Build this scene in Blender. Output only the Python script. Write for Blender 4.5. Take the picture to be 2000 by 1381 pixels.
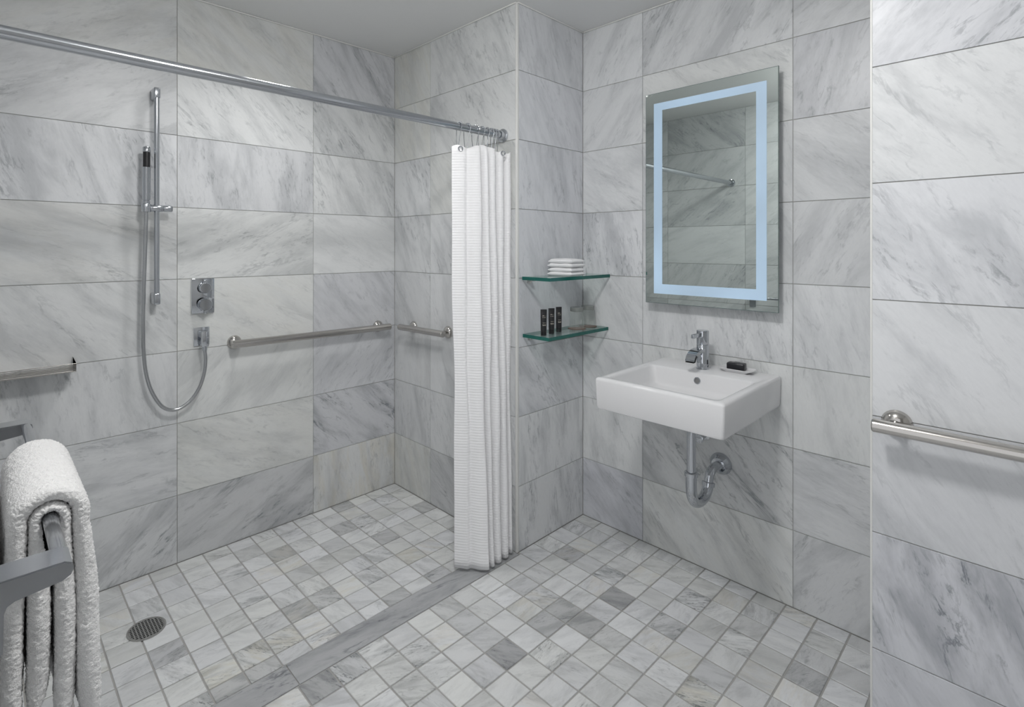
import bpy, bmesh, math, random
from mathutils import Vector, Matrix

for o in list(bpy.data.objects):
    bpy.data.objects.remove(o, do_unlink=True)
scene = bpy.context.scene
COL = scene.collection
R = math.radians
rng = random.Random(7)

# ------------------------------------------------------------------ camera, world, lights, exposure
CAM_H = 1.347
F_PX, CX, HY = 1032.48, 938.0, 481.8
cam_d = bpy.data.cameras.new('camera')
cam = bpy.data.objects.new('camera', cam_d)
COL.objects.link(cam)
cam.location = (0, 0, CAM_H)
cam.rotation_euler = (R(90), 0, -math.asin(0.68767))
cam_d.sensor_fit = 'HORIZONTAL'
cam_d.sensor_width = 36
cam_d.lens = F_PX * 36 / 2000
cam_d.shift_x = (1000 - CX) / 2000
cam_d.shift_y = -(690.5 - HY) / 2000
cam_d.clip_start = 0.01
scene.camera = cam

world = bpy.data.worlds.new('world')
scene.world = world
world.use_nodes = True
world.node_tree.nodes['Background'].inputs[0].default_value = (0.95, 0.97, 1.0, 1)
world.node_tree.nodes['Background'].inputs[1].default_value = 0.8

MAIN_LAMP = (0.60, 0.65)          # drum light of the bathroom ceiling (x, y)
LAMP_POWER = 24.0
SHOWER_FILL = (0.90, 1.98)  # added fill that brightens the shower (x, y)
SHOWER_FILL_POWER = 3.0

vs = scene.view_settings
vs.view_transform = 'Standard'
vs.look = 'None'
vs.exposure = 0.27
vs.gamma = 1.0
vs.use_curve_mapping = False

# ------------------------------------------------------------------ room planes (metres)
YL, XR, YP, XS, XT = 2.520, 1.716, 1.576, 2.204, 1.713   # left wall, return, pier face, sink wall, right wall
XW = 0.013          # door wall (beside the camera)
YT = 0.305          # end of right wall
YB = -1.10          # wall behind
CEIL = 2.4245
ZC = [0, .2881, .5946, .9011, 1.2076, 1.5141, 1.8206, 2.127, CEIL]
YJ = 0.715          # door jamb
TT = 0.003          # tile proud of its bed

# ------------------------------------------------------------------ materials
def nt(name):
    m = bpy.data.materials.new(name)
    m.use_nodes = True
    t = m.node_tree
    return m, t, t.nodes['Principled BSDF']

def simple(name, col, rough=.5, metal=0, spec=None, bump=None):
    m, t, b = nt(name)
    b.inputs['Base Color'].default_value = (*col, 1)
    b.inputs['Roughness'].default_value = rough
    b.inputs['Metallic'].default_value = metal
    if spec is not None:
        b.inputs['Specular IOR Level'].default_value = spec
    if bump:
        sc, st, dist = bump
        tc = t.nodes.new('ShaderNodeTexCoord')
        n = t.nodes.new('ShaderNodeTexNoise'); n.inputs['Scale'].default_value = sc; n.inputs['Detail'].default_value = 4
        bp = t.nodes.new('ShaderNodeBump'); bp.inputs['Strength'].default_value = st; bp.inputs['Distance'].default_value = dist
        t.links.new(tc.outputs['Object'], n.inputs['Vector'])
        t.links.new(n.outputs['Fac'], bp.inputs['Height'])
        t.links.new(bp.outputs['Normal'], b.inputs['Normal'])
    return m

def marble(name, scale, rough, dark=(.235, .25, .265), light=(.735, .74, .745)):
    m, t, b = nt(name)
    N, L = t.nodes.new, t.links.new
    def attr(a):
        n = N('ShaderNodeAttribute'); n.attribute_type = 'OBJECT'; n.attribute_name = a
        return n.outputs['Fac']
    def math_(op, a, b_=None, c=None, clamp=False):
        n = N('ShaderNodeMath'); n.operation = op; n.use_clamp = clamp
        for i, v in enumerate((a, b_, c)):
            if v is None: continue
            if isinstance(v, (int, float)): n.inputs[i].default_value = v
            else: L(v, n.inputs[i])
        return n.outputs[0]
    def remap(v, a, b_, lo=0., hi=1.):
        n = N('ShaderNodeMapRange'); n.interpolation_type = 'SMOOTHSTEP'
        L(v, n.inputs['Value'])
        n.inputs['From Min'].default_value = a; n.inputs['From Max'].default_value = b_
        n.inputs['To Min'].default_value = lo; n.inputs['To Max'].default_value = hi
        return n.outputs[0]
    tc = N('ShaderNodeTexCoord')
    oi = N('ShaderNodeObjectInfo')
    cmb = N('ShaderNodeCombineXYZ')
    r1 = math_('MULTIPLY', oi.outputs['Random'], 91.7)
    r2 = math_('MULTIPLY', oi.outputs['Random'], 53.1)
    r3 = math_('MULTIPLY', oi.outputs['Random'], 37.9)
    for i, r in enumerate((r1, r2, r3)): L(r, cmb.inputs[i])
    rot = N('ShaderNodeVectorRotate'); rot.rotation_type = 'Z_AXIS'
    L(tc.outputs['Object'], rot.inputs['Vector']); L(attr('vein_angle'), rot.inputs['Angle'])
    sc = N('ShaderNodeVectorMath'); sc.operation = 'MULTIPLY'
    L(rot.outputs[0], sc.inputs[0]); sc.inputs[1].default_value = (scale * .92, scale * 3.1, scale)
    ad = N('ShaderNodeVectorMath'); ad.operation = 'ADD'
    L(sc.outputs[0], ad.inputs[0]); L(cmb.outputs[0], ad.inputs[1])
    def noise(vec, s, det=5, ro=.6, dist=0.):
        n = N('ShaderNodeTexNoise'); n.inputs['Scale'].default_value = s; n.inputs['Detail'].default_value = det
        n.inputs['Roughness'].default_value = ro; n.inputs['Distortion'].default_value = dist
        L(vec, n.inputs['Vector']); return n.outputs['Fac']
    v = ad.outputs[0]
    cloud = remap(noise(v, .9, 5, .62, .35), .40, .70)
    dash_m = remap(noise(v, .75, 3, .55, .2), .44, .64)
    dash = math_('MULTIPLY', remap(noise(v, 5.6, 7, .70, .5), .51, .67), dash_m)
    speck = math_('MULTIPLY', remap(noise(v, 13, 5, .68, .3), .56, .72), remap(noise(v, 1.6, 3, .55), .42, .62))
    rid = math_('ABSOLUTE', math_('SUBTRACT', noise(v, .85, 7, .63, .55), .5))
    vein = math_('MULTIPLY', remap(rid, .028, .0), remap(noise(v, 1.3, 4, .6), .46, .66))
    fine = remap(noise(v, 16, 4, .6), .3, .75)
    st = attr('streak')
    a = math_('MULTIPLY', math_('MULTIPLY', cloud, .34), math_('ADD', .45, st))
    a = math_('ADD', a, math_('MULTIPLY', dash, math_('MULTIPLY', st, .74)))
    a = math_('ADD', a, math_('MULTIPLY', speck, math_('MULTIPLY', st, .34)))
    a = math_('ADD', a, math_('MULTIPLY', vein, math_('MULTIPLY', st, .50)))
    a = math_('ADD', a, math_('MULTIPLY', fine, .05), clamp=True)
    mx = N('ShaderNodeMix'); mx.data_type = 'RGBA'
    L(a, mx.inputs['Factor']); mx.inputs[6].default_value = (*light, 1); mx.inputs[7].default_value = (*dark, 1)
    # warm / rusty stains that some stones carry
    wm = N('ShaderNodeMix'); wm.data_type = 'RGBA'; wm.blend_type = 'MULTIPLY'
    warm = math_('MULTIPLY', attr('warm'), remap(noise(v, 1.1, 4, .6, .5), .38, .62))
    L(warm, wm.inputs['Factor']); L(mx.outputs[2], wm.inputs[6]); wm.inputs[7].default_value = (.95, .91, .83, 1)
    tn = N('ShaderNodeMix'); tn.data_type = 'RGBA'; tn.blend_type = 'MULTIPLY'; tn.inputs['Factor'].default_value = 1
    L(wm.outputs[2], tn.inputs[6])
    tv = N('ShaderNodeCombineColor')
    tone = attr('tone')
    L(math_('MULTIPLY', tone, .985), tv.inputs[0]); L(math_('MULTIPLY', tone, .995), tv.inputs[1]); L(math_('MULTIPLY', tone, attr('cool')), tv.inputs[2])
    L(tv.outputs[0], tn.inputs[7])
    L(tn.outputs[2], b.inputs['Base Color'])
    rr = math_('ADD', rough, math_('MULTIPLY', fine, .06))
    L(rr, b.inputs['Roughness'])
    b.inputs['Specular IOR Level'].default_value = .42
    bp = N('ShaderNodeBump'); bp.inputs['Strength'].default_value = .08; bp.inputs['Distance'].default_value = .002
    L(noise(tc.outputs['Object'], 7, 2), bp.inputs['Height']); L(bp.outputs[0], b.inputs['Normal'])
    return m

M_WALL = marble('wall_marble', 3.4, .33)
M_FLOOR = marble('floor_marble', 9.0, .33, dark=(.20, .21, .215))
M_GROUT = simple('grout', (.42, .415, .40), .8, bump=(180, .3, .001))
M_FGROUT = simple('floor_grout', (.40, .395, .38), .85, bump=(160, .35, .001))
M_CAULK = simple('white_caulk', (.74, .74, .72), .5)
M_CEIL = simple('painted_ceiling', (.80, .805, .80), .75, bump=(90, .05, .001))
M_DOORPAINT = simple('door_paint', (.6, .6, .59), .5)
M_CHROME = simple('chrome', (.55, .57, .60), .06, 1)
M_CHROME2 = simple('satin_chrome', (.53, .55, .58), .14, 1)
M_STEEL = simple('brushed_steel', (.53, .51, .485), .15, 1)
M_RACK = simple('rack_metal', (.46, .475, .50), .16, 1)
M_BLACK = simple('black_plastic', (.012, .012, .014), .35)
M_HOLE = simple('dark_void', (.006, .006, .006), .9)
M_CERAMIC = simple('white_ceramic', (.74, .74, .75), .12)
M_SOAP = simple('black_soap_wrap', (.012, .012, .016), .28, bump=(60, .3, .003))
M_COASTER = simple('brown_coaster', (.17, .10, .075), .6)
M_FILL = None

def emis(name, col, strength):
    m = bpy.data.materials.new(name); m.use_nodes = True
    t = m.node_tree; t.nodes.clear()
    o = t.nodes.new('ShaderNodeOutputMaterial'); e = t.nodes.new('ShaderNodeEmission')
    e.inputs[0].default_value = (*col, 1); e.inputs[1].default_value = strength
    t.links.new(e.outputs[0], o.inputs[0])
    return m
M_FILL = emis('fill_diffuser', (1, .98, .95), 2.5)

def frosted_band():
    m, t, b = nt('frosted_backlit_band')
    b.inputs['Base Color'].default_value = (.30, .36, .42, 1)
    b.inputs['Roughness'].default_value = .5
    tc = t.nodes.new('ShaderNodeTexCoord')
    n = t.nodes.new('ShaderNodeTexNoise'); n.inputs['Scale'].default_value = 3.5; n.inputs['Detail'].default_value = 1
    t.links.new(tc.outputs['Object'], n.inputs['Vector'])
    mr = t.nodes.new('ShaderNodeMapRange'); mr.inputs['From Min'].default_value = .3; mr.inputs['From Max'].default_value = .7
    mr.inputs['To Min'].default_value = .20; mr.inputs['To Max'].default_value = .31
    t.links.new(n.outputs['Fac'], mr.inputs['Value'])
    b.inputs['Emission Color'].default_value = (.60, .88, 1.18, 1)
    t.links.new(mr.outputs[0], b.inputs['Emission Strength'])
    return m
M_FROST = frosted_band()
M_MIRROR = simple('mirror_silver', (.66, .715, .69), .008, 1)

def thin_glass(name, tint, ior=1.5, milky=0.):
    m = bpy.data.materials.new(name); m.use_nodes = True
    t = m.node_tree; t.nodes.clear()
    o = t.nodes.new('ShaderNodeOutputMaterial')
    tr = t.nodes.new('ShaderNodeBsdfTransparent'); tr.inputs[0].default_value = (*tint, 1)
    gl = t.nodes.new('ShaderNodeBsdfGlossy'); gl.inputs['Roughness'].default_value = .03; gl.inputs[0].default_value = (.95, 1, .98, 1)
    lw = t.nodes.new('ShaderNodeLayerWeight'); lw.inputs['Blend'].default_value = .5
    pw = t.nodes.new('ShaderNodeMath'); pw.operation = 'POWER'; pw.inputs[1].default_value = 5; t.links.new(lw.outputs['Facing'], pw.inputs[0])
    fr = t.nodes.new('ShaderNodeMath'); fr.operation = 'MULTIPLY_ADD'; fr.inputs[1].default_value = .95; fr.inputs[2].default_value = ((ior - 1) / (ior + 1)) ** 2
    t.links.new(pw.outputs[0], fr.inputs[0])
    mx = t.nodes.new('ShaderNodeMixShader')
    t.links.new(fr.outputs[0], mx.inputs[0]); t.links.new(tr.outputs[0], mx.inputs[1]); t.links.new(gl.outputs[0], mx.inputs[2])
    out = mx.outputs[0]
    if milky:
        df = t.nodes.new('ShaderNodeBsdfDiffuse'); df.inputs[0].default_value = (.80, .83, .81, 1)
        m2 = t.nodes.new('ShaderNodeMixShader'); m2.inputs[0].default_value = milky
        t.links.new(out, m2.inputs[1]); t.links.new(df.outputs[0], m2.inputs[2]); out = m2.outputs[0]
    t.links.new(out, o.inputs[0])
    return m
M_GLASS = thin_glass('shelf_glass', (.93, .97, .955))
M_TUMBLER = thin_glass('tumbler_glass', (.93, .945, .935), 1.5, milky=.13)
M_GLASSEDGE = simple('green_glass_edge', (.008, .115, .095), .12)
M_TUMBASE = simple('thick_glass_base', (.22, .235, .225), .18)

def fabric(name, col, rib=None, rough=.9, noise_scale=420, strength=.5):
    m, t, b = nt(name)
    b.inputs['Base Color'].default_value = (*col, 1); b.inputs['Roughness'].default_value = rough
    b.inputs['Sheen Weight'].default_value = .25
    b.inputs['Specular IOR Level'].default_value = .2
    tc = t.nodes.new('ShaderNodeTexCoord')
    n = t.nodes.new('ShaderNodeTexNoise'); n.inputs['Scale'].default_value = noise_scale; n.inputs['Detail'].default_value = 3
    t.links.new(tc.outputs['Object'], n.inputs['Vector'])
    h = n.outputs['Fac']
    if rib:
        w = t.nodes.new('ShaderNodeTexWave'); w.bands_direction = 'Z'; w.inputs['Scale'].default_value = rib
        t.links.new(tc.outputs['Object'], w.inputs['Vector'])
        a = t.nodes.new('ShaderNodeMath'); a.operation = 'ADD'
        t.links.new(w.outputs['Fac'], a.inputs[0])
        t.links.new(n.outputs['Fac'], a.inputs[1]); h = a.outputs[0]
    bp = t.nodes.new('ShaderNodeBump'); bp.inputs['Strength'].default_value = strength; bp.inputs['Distance'].default_value = .002
    t.links.new(h, bp.inputs['Height']); t.links.new(bp.outputs[0], b.inputs['Normal'])
    return m
M_CURTAIN = fabric('waffle_curtain', (.92, .92, .93), rib=28, strength=.35)
M_TERRY = fabric('terry_towel', (.80, .795, .79), noise_scale=520, strength=1.0)
M_CLOTH = fabric('folded_cloth', (.86, .86, .87), noise_scale=300, strength=.3)

def tube_print():
    m, t, b = nt('printed_black_tube')
    tc = t.nodes.new('ShaderNodeTexCoord')
    sp = t.nodes.new('ShaderNodeSeparateXYZ'); t.links.new(tc.outputs['Object'], sp.inputs[0])
    n = t.nodes.new('ShaderNodeTexNoise'); n.inputs['Scale'].default_value = 260
    t.links.new(tc.outputs['Object'], n.inputs['Vector'])
    def M(op, a, c):
        q = t.nodes.new('ShaderNodeMath'); q.operation = op
        for i, v in enumerate((a, c)):
            if isinstance(v, (int, float)): q.inputs[i].default_value = v
            else: t.links.new(v, q.inputs[i])
        return q.outputs[0]
    def band(lo, hi):
        return M('MULTIPLY', M('GREATER_THAN', sp.outputs[2], lo), M('LESS_THAN', sp.outputs[2], hi))
    lines = M('ADD', M('ADD', band(.084, .0875), band(.077, .079)), M('ADD', band(.054, .056), band(.043, .048)))
    inx = M('LESS_THAN', M('ABSOLUTE', sp.outputs[0], 0), .0075)
    f = M('MULTIPLY', M('MULTIPLY', lines, inx), M('GREATER_THAN', n.outputs['Fac'], .47))
    mx = t.nodes.new('ShaderNodeMix'); mx.data_type = 'RGBA'
    t.links.new(f, mx.inputs['Factor'])
    mx.inputs[6].default_value = (.012, .012, .014, 1); mx.inputs[7].default_value = (.38, .35, .30, 1)
    t.links.new(mx.outputs[2], b.inputs['Base Color']); b.inputs['Roughness'].default_value = .4
    return m
M_TUBE = tube_print()

# ------------------------------------------------------------------ helpers
def link(o, parent=None):
    COL.objects.link(o)
    if parent is not None: o.parent = parent
    return o

def obj(name, bm, mat, parent=None, smooth=True, angle=35):
    me = bpy.data.meshes.new(name)
    bm.normal_update()
    bm.to_mesh(me); bm.free()
    for m in (mat if isinstance(mat, (list, tuple)) else [mat]): me.materials.append(m)
    if smooth:
        me.shade_smooth()
        me.set_sharp_from_angle(angle=R(angle))
    return link(bpy.data.objects.new(name, me), parent)

def tag(o, label, cat, group=None):
    o['label'] = label; o['category'] = cat
    if group: o['group'] = group
    return o

def thing(name, label, cat, loc=(0, 0, 0), rotz=0, group=None):
    o = bpy.data.objects.new(name, None); COL.objects.link(o)
    o.empty_display_size = .05
    o.location = loc; o.rotation_euler = (0, 0, rotz)
    return tag(o, label, cat, group)

def box(bm, a, b, bev=0., seg=2):
    x0, y0, z0 = a; x1, y1, z1 = b
    r = bmesh.ops.create_cube(bm, size=1)
    vs_ = r['verts']
    for v in vs_:
        v.co = Vector(((x0 + x1) / 2 + v.co.x * (x1 - x0), (y0 + y1) / 2 + v.co.y * (y1 - y0), (z0 + z1) / 2 + v.co.z * (z1 - z0)))
    if bev:
        es = {e for v in vs_ for e in v.link_edges}
        bmesh.ops.bevel(bm, geom=list(es), offset=bev, segments=seg, profile=.5, affect='EDGES', clamp_overlap=True)
    return bm

def frames(pts):
    pts = [Vector(p) for p in pts]
    n = len(pts)
    tg = []
    for i in range(n):
        a = pts[max(i - 1, 0)]; b = pts[min(i + 1, n - 1)]
        tg.append((b - a).normalized())
    up = Vector((0, 0, 1)) if abs(tg[0].z) < .9 else Vector((0, 1, 0))
    u = tg[0].cross(up).normalized()
    out = []
    for i in range(n):
        u = (u - tg[i] * u.dot(tg[i])).normalized()
        out.append((pts[i], u, tg[i].cross(u).normalized()))
    return out

def sweep(bm, pts, prof, caps=True, scales=None):
    """sweep a closed 2-D profile [(a,b)...] along pts"""
    fr = frames(pts)
    rings = []
    for i, (p, u, v) in enumerate(fr):
        k = scales[i] if scales else 1
        rings.append([bm.verts.new(p + u * a * k + v * b * k) for a, b in prof])
    m = len(prof)
    for i in range(len(rings) - 1):
        for j in range(m):
            bm.faces.new((rings[i][j], rings[i][(j + 1) % m], rings[i + 1][(j + 1) % m], rings[i + 1][j]))
    if caps:
        bm.faces.new(rings[0][::-1]); bm.faces.new(rings[-1])
    bmesh.ops.recalc_face_normals(bm, faces=bm.faces)
    return bm

def circ(r, n=16):
    return [(r * math.cos(2 * math.pi * i / n), r * math.sin(2 * math.pi * i / n)) for i in range(n)]

def tube(bm, pts, r, n=16, caps=True):
    return sweep(bm, pts, circ(r, n), caps)

def lathe(bm, prof, origin, axis, n=28):
    """prof: [(dist along axis, radius)]"""
    o = Vector(origin); ax = Vector(axis).normalized()
    up = Vector((0, 0, 1)) if abs(ax.z) < .9 else Vector((1, 0, 0))
    u = ax.cross(up).normalized(); v = ax.cross(u)
    rings = []
    for d, r in prof:
        if r < 1e-6:
            rings.append([bm.verts.new(o + ax * d)])
        else:
            rings.append([bm.verts.new(o + ax * d + (u * math.cos(2 * math.pi * i / n) + v * math.sin(2 * math.pi * i / n)) * r) for i in range(n)])
    for a, b in zip(rings, rings[1:]):
        for i in range(n):
            j = (i + 1) % n
            if len(a) == 1 and len(b) == 1: continue
            if len(a) == 1: bm.faces.new((a[0], b[j], b[i]))
            elif len(b) == 1: bm.faces.new((a[i], a[j], b[0]))
            else: bm.faces.new((a[i], a[j], b[j], b[i]))
    bmesh.ops.recalc_face_normals(bm, faces=bm.faces)
    return bm

def catmull(P, n=8, closed=False):
    P = [Vector(p) for p in P]
    out = []
    m = len(P)
    rngi = range(m if closed else m - 1)
    for i in rngi:
        p0 = P[(i - 1) % m] if closed or i > 0 else P[0] * 2 - P[1]
        p1 = P[i]; p2 = P[(i + 1) % m]
        p3 = P[(i + 2) % m] if closed or i + 2 < m else P[-1] * 2 - P[-2]
        for k in range(n):
            t = k / n
            out.append(.5 * ((2 * p1) + (p2 - p0) * t + (2 * p0 - 5 * p1 + 4 * p2 - p3) * t * t + (3 * p1 - p0 - 3 * p2 + p3) * t ** 3))
    if not closed: out.append(P[-1])
    return out

def copy_tree(o, parent=None):
    c = o.copy(); COL.objects.link(c)
    c.parent = parent
    for ch in [x for x in bpy.data.objects if x.parent == o]:
        copy_tree(ch, c)
    return c

def project(x, y, z):
    xc = x * .72601 - y * .68767; zc = x * .68767 + y * .72601
    if zc < .05: return None
    return CX + F_PX * xc / zc, HY - F_PX * (z - CAM_H) / zc

# ------------------------------------------------------------------ tiles
_tm = {}
def tile_mesh(w, h, mat, bev):
    k = (round(w, 3), round(h, 3), mat.name)
    if k not in _tm:
        bm = bmesh.new()
        # bevelled front only: 4 side + chamfer + front
        a, b = w / 2, h / 2
        def ring(x, y, z): return [bm.verts.new(p) for p in ((-x, -y, z), (x, -y, z), (x, y, z), (-x, y, z))]
        r0 = ring(a, b, -TT); r1 = ring(a, b, -bev); r2 = ring(a - bev, b - bev, 0)
        for p, q in ((r0, r1), (r1, r2)):
            for i in range(4): bm.faces.new((p[i], p[(i + 1) % 4], q[(i + 1) % 4], q[i]))
        bm.faces.new(r2)
        me = bpy.data.meshes.new('marble_tile'); bm.to_mesh(me); bm.free()
        me.materials.append(mat)
        _tm[k] = me
    return _tm[k]

ROT = {'-y': Matrix(((1, 0, 0), (0, 0, -1), (0, 1, 0))),
       '-x': Matrix(((0, 0, -1), (-1, 0, 0), (0, 1, 0))),
       '+x': Matrix(((0, 0, 1), (1, 0, 0), (0, 1, 0))),
       '+y': Matrix(((-1, 0, 0), (0, 0, 1), (0, 1, 0))),
       '+z': Matrix.Identity(3)}

def put_tile(parent, center, w, h, face, mat, bev, tone, ang, streak, warm=0., cool=1.0):
    o = bpy.data.objects.new('marble_tile', tile_mesh(w, h, mat, bev))
    COL.objects.link(o); o.parent = parent
    o.matrix_world = Matrix.Translation(center) @ ROT[face].to_4x4()
    o['tone'] = float(tone); o['vein_angle'] = float(ang); o['streak'] = float(streak)
    o['warm'] = float(warm); o['cool'] = float(cool)
    return o

def structure(name, bm, mat):
    o = obj(name, bm, mat, smooth=False)
    o['kind'] = 'structure'
    return o

WJ = .0024
DEF = (1.0, .6, .55, 0., 1.0)
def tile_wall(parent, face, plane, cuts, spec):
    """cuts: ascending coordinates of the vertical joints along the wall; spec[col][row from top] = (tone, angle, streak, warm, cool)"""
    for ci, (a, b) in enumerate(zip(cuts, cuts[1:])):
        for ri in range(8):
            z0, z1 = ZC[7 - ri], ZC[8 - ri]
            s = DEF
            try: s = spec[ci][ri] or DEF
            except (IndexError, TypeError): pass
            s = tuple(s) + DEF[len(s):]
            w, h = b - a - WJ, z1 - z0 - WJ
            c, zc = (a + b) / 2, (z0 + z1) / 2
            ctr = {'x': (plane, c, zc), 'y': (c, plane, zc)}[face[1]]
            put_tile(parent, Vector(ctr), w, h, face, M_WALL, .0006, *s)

D = R
# ---- structure: beds and tiles
bm = box(bmesh.new(), (XW - .15, YL + TT, -.05), (XR + .02, YL + .15, CEIL + .05))
wall_left = structure('wall_left', bm, M_GROUT)
tile_wall(wall_left, '-y', YL, [XW, .6105, 1.225, XR], [
    [(.95, -.5, .35, .2, .985), (.93, -.5, .5, 0, 1.0), (1.02, 1.2, .7, 0, 1.01), (1.0, .3, .45, .2, .99), (1.0, .8, .5, 0, .99), (.98, 1.4, .55, 0, 1.0), (1.0, .02, .6, 0, 1.0), (.95, -.7, .8, 0, 1.0)],
    [(.95, .7, .35, .3, .975), (1.02, .8, .6, 0, .99), (.95, 1.45, .6, 0, 1.01), (1.02, -.35, .6, 0, .98), (1.03, .5, .35, .15, .975), (1.02, -.9, .3, 0, .98), (1.02, .4, .4, .1, .97), (.84, -.4, .85, 0, 1.0)],
    [(.86, 1.0, .9, 0, 1.02), (1.0, 1.0, .75, 0, .99), (1.0, 1.1, .65, 0, .99), (1.06, .4, .25, 0, .99), (.92, .9, .5, 0, 1.02), (.92, -.9, .65, 0, 1.02), (.90, .7, 1.2, 0, 1.02), (1.02, 1.5, .5, .8, .985)]])

bm = box(bmesh.new(), (XR + TT, YP + TT, -.05), (XS + .15, YL + .15, CEIL + .05))
wall_return = structure('wall_pier', bm, M_GROUT)
tile_wall(wall_return, '-x', XR, [YP - .003, 2.194, YL], [
    [(.99, 1.1, .65, 0, .985), (.99, .9, .6, 0, .985), (.97, .8, .5, .1, .97), (.95, 1.0, .6), (.97, 1.3, .3), (.96, 1.2, .35), (.94, 1.3, .5), (.80, .6, .8)],
    [(1.0, 1.2, .2, .4, .96), (1.02, 1.1, .3, .3, .965), (1.0, 1.15, .75), (.95, 1.2, .65), (.93, 1.0, .5), (.95, 1.5, .3, .1), (.91, 1.45, .5), (.95, 1.3, .45, .3, .97)]])
tile_wall(wall_return, '-y', YP, [XR - .003, XS], [
    [(.97, 1.25, .5, 0, 1.02), (1.0, 1.1, .4, 0, 1.03), (1.0, 1.4, .5, 0, 1.03), (.98, 1.3, .5, 0, 1.03), (.99, 1.3, .3, 0, 1.03), (.99, .9, .7, 0, 1.02), (1.04, 1.5, .8), (1.0, 1.5, .8)]])

bm = box(bmesh.new(), (XS + TT, YB - .15, -.05), (XS + .15, YP + TT, CEIL + .05))
wall_sink = structure('wall_sink', bm, M_GROUT)
tile_wall(wall_sink, '-x', XS, [YT - .1, .630, 1.246, YP], [
    [(.88, -.6, .4, 0, 1.0), (.80, -1.3, .6, 0, 1.02), (.93, .7, .5), (.92, -1.1, .5), (1.02, 1.3, .4), (1.0, 1.4, .35, 0, .985), (.95, .2, .65), (.92, -1.0, .6)],
    [(.93, -1.0, .65), (1.02, .7, .4, 0, .98), (1.0, 1.3, .4), (.98, 1.0, .5), (1.02, 1.4, .5), (1.02, 1.3, .45, 0, .985), (.90, .8, 1.1, 0, .99), (1.03, .85, .6, .15, .98)],
    [(1.02, -1.1, .5), (.98, -.9, .5), (1.03, .6, .45), (1.03, 1.4, .95, 0, 1.01), (1.02, 1.0, .4), (1.03, .9, .45), (1.02, 1.35, .7, 0, .99), (.88, .7, .6, 0, 1.04)]])

bm = box(bmesh.new(), (XT + TT, YB - .15, -.05), (XS + TT, YT - TT, CEIL + .05))
wall_right = structure('wall_right', bm, M_GROUT)
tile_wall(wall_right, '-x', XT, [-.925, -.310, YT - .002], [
    None,
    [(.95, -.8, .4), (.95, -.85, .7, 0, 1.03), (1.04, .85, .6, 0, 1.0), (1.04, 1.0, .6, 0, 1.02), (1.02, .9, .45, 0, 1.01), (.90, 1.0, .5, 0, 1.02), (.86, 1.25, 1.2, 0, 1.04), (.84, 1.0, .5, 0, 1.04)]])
tile_wall(wall_right, '+y', YT, [XT + .002, XS], None)

# door wall beside the camera, with the doorway the picture was taken from
bm = bmesh.new()
box(bm, (XW - .15, YJ, -.05), (XW - TT, YL + .15, CEIL + .05))
box(bm, (XW - .15, YB - .15, -.05), (XW - TT, -.42, CEIL + .05))
box(bm, (XW - .15, -.42, 2.10), (XW - TT, YJ, CEIL + .05))
wall_door = structure('wall_door', bm, M_GROUT)
tile_wall(wall_door, '+x', XW, [YJ, .935, 1.555, 2.186, YL], [
    None,
    [(1.0, .3, .3), (1.0, .6, .4), (1.02, .7, .5), (1.0, .4, .4), (1.0, .5, .4), (1.0, .3, .4), (1.0, 1, .4), (1.0, 1, .4)],
    [(.88, -.7, .7), (.95, .8, .5), (.9, .6, .6), (1.04, .3, .25), (.95, 1.0, .7), (1.0, .6, .4), (1.0, .6, .4), (1.0, .6, .4)]])
bm = box(bmesh.new(), (XW - .15, YB - .15, -.05), (XS + .15, YB, CEIL + .05))
wall_rear = structure('wall_rear', bm, M_DOORPAINT)

bm = box(bmesh.new(), (XW - .15, YB - .15, CEIL), (XS + .15, YL + .15, CEIL + .12))
ceiling = structure('ceiling', bm, M_CEIL)

# corner trims and the white caulk under the ceiling
n_tr = 0
def trim(a, b, bev=.003, mat=M_CAULK):
    global n_tr
    n_tr += 1
    o = obj('trim_%d' % n_tr, box(bmesh.new(), a, b, bev), mat)
    o['kind'] = 'structure'
trim((XR - .0025, YP - .0025, 0), (XR + .010, YP + .010, CEIL - .001), .0025)
trim((XT - .0008, YT - .0035, 0), (XT + .01, YT + .0015, CEIL - .001), .0008)
c = .007
trim((XR - c, YP, CEIL - c), (XR, YL, CEIL), .003)
trim((XR, YP - c, CEIL - c), (XS, YP, CEIL), .003)
trim((XS - c, YT, CEIL - c), (XS, YP - c, CEIL), .003)
trim((XW, YL - c, CEIL - c), (XR - c, YL, CEIL), .003)

# ---- floors
P = .1017
FJ = .0052
bm = box(bmesh.new(), (XW - .15, YB - .15, -.12), (XS + .15, 1.562, -TT))
floor = structure('floor', bm, M_FGROUT)
bm = box(bmesh.new(), (XW - .15, 1.562, -.12), (XS + .15, YL + .15, -TT))
floor_s = structure('floor_shower', bm, M_FGROUT)

def xlines(x1):
    xs = [XW + .002]
    x = 1.420 - P * 13
    while x < x1 - .02:
        if x > XW + .03: xs.append(x)
        x += P
    return xs + [x1]
ymain = [1.562] + [1.466 - P * k for k in range(26) if 1.466 - P * k > YB] + [YB]
yshow = [1.667] + [1.733 + .1008 * k for k in range(8)] + [YL]
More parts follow.
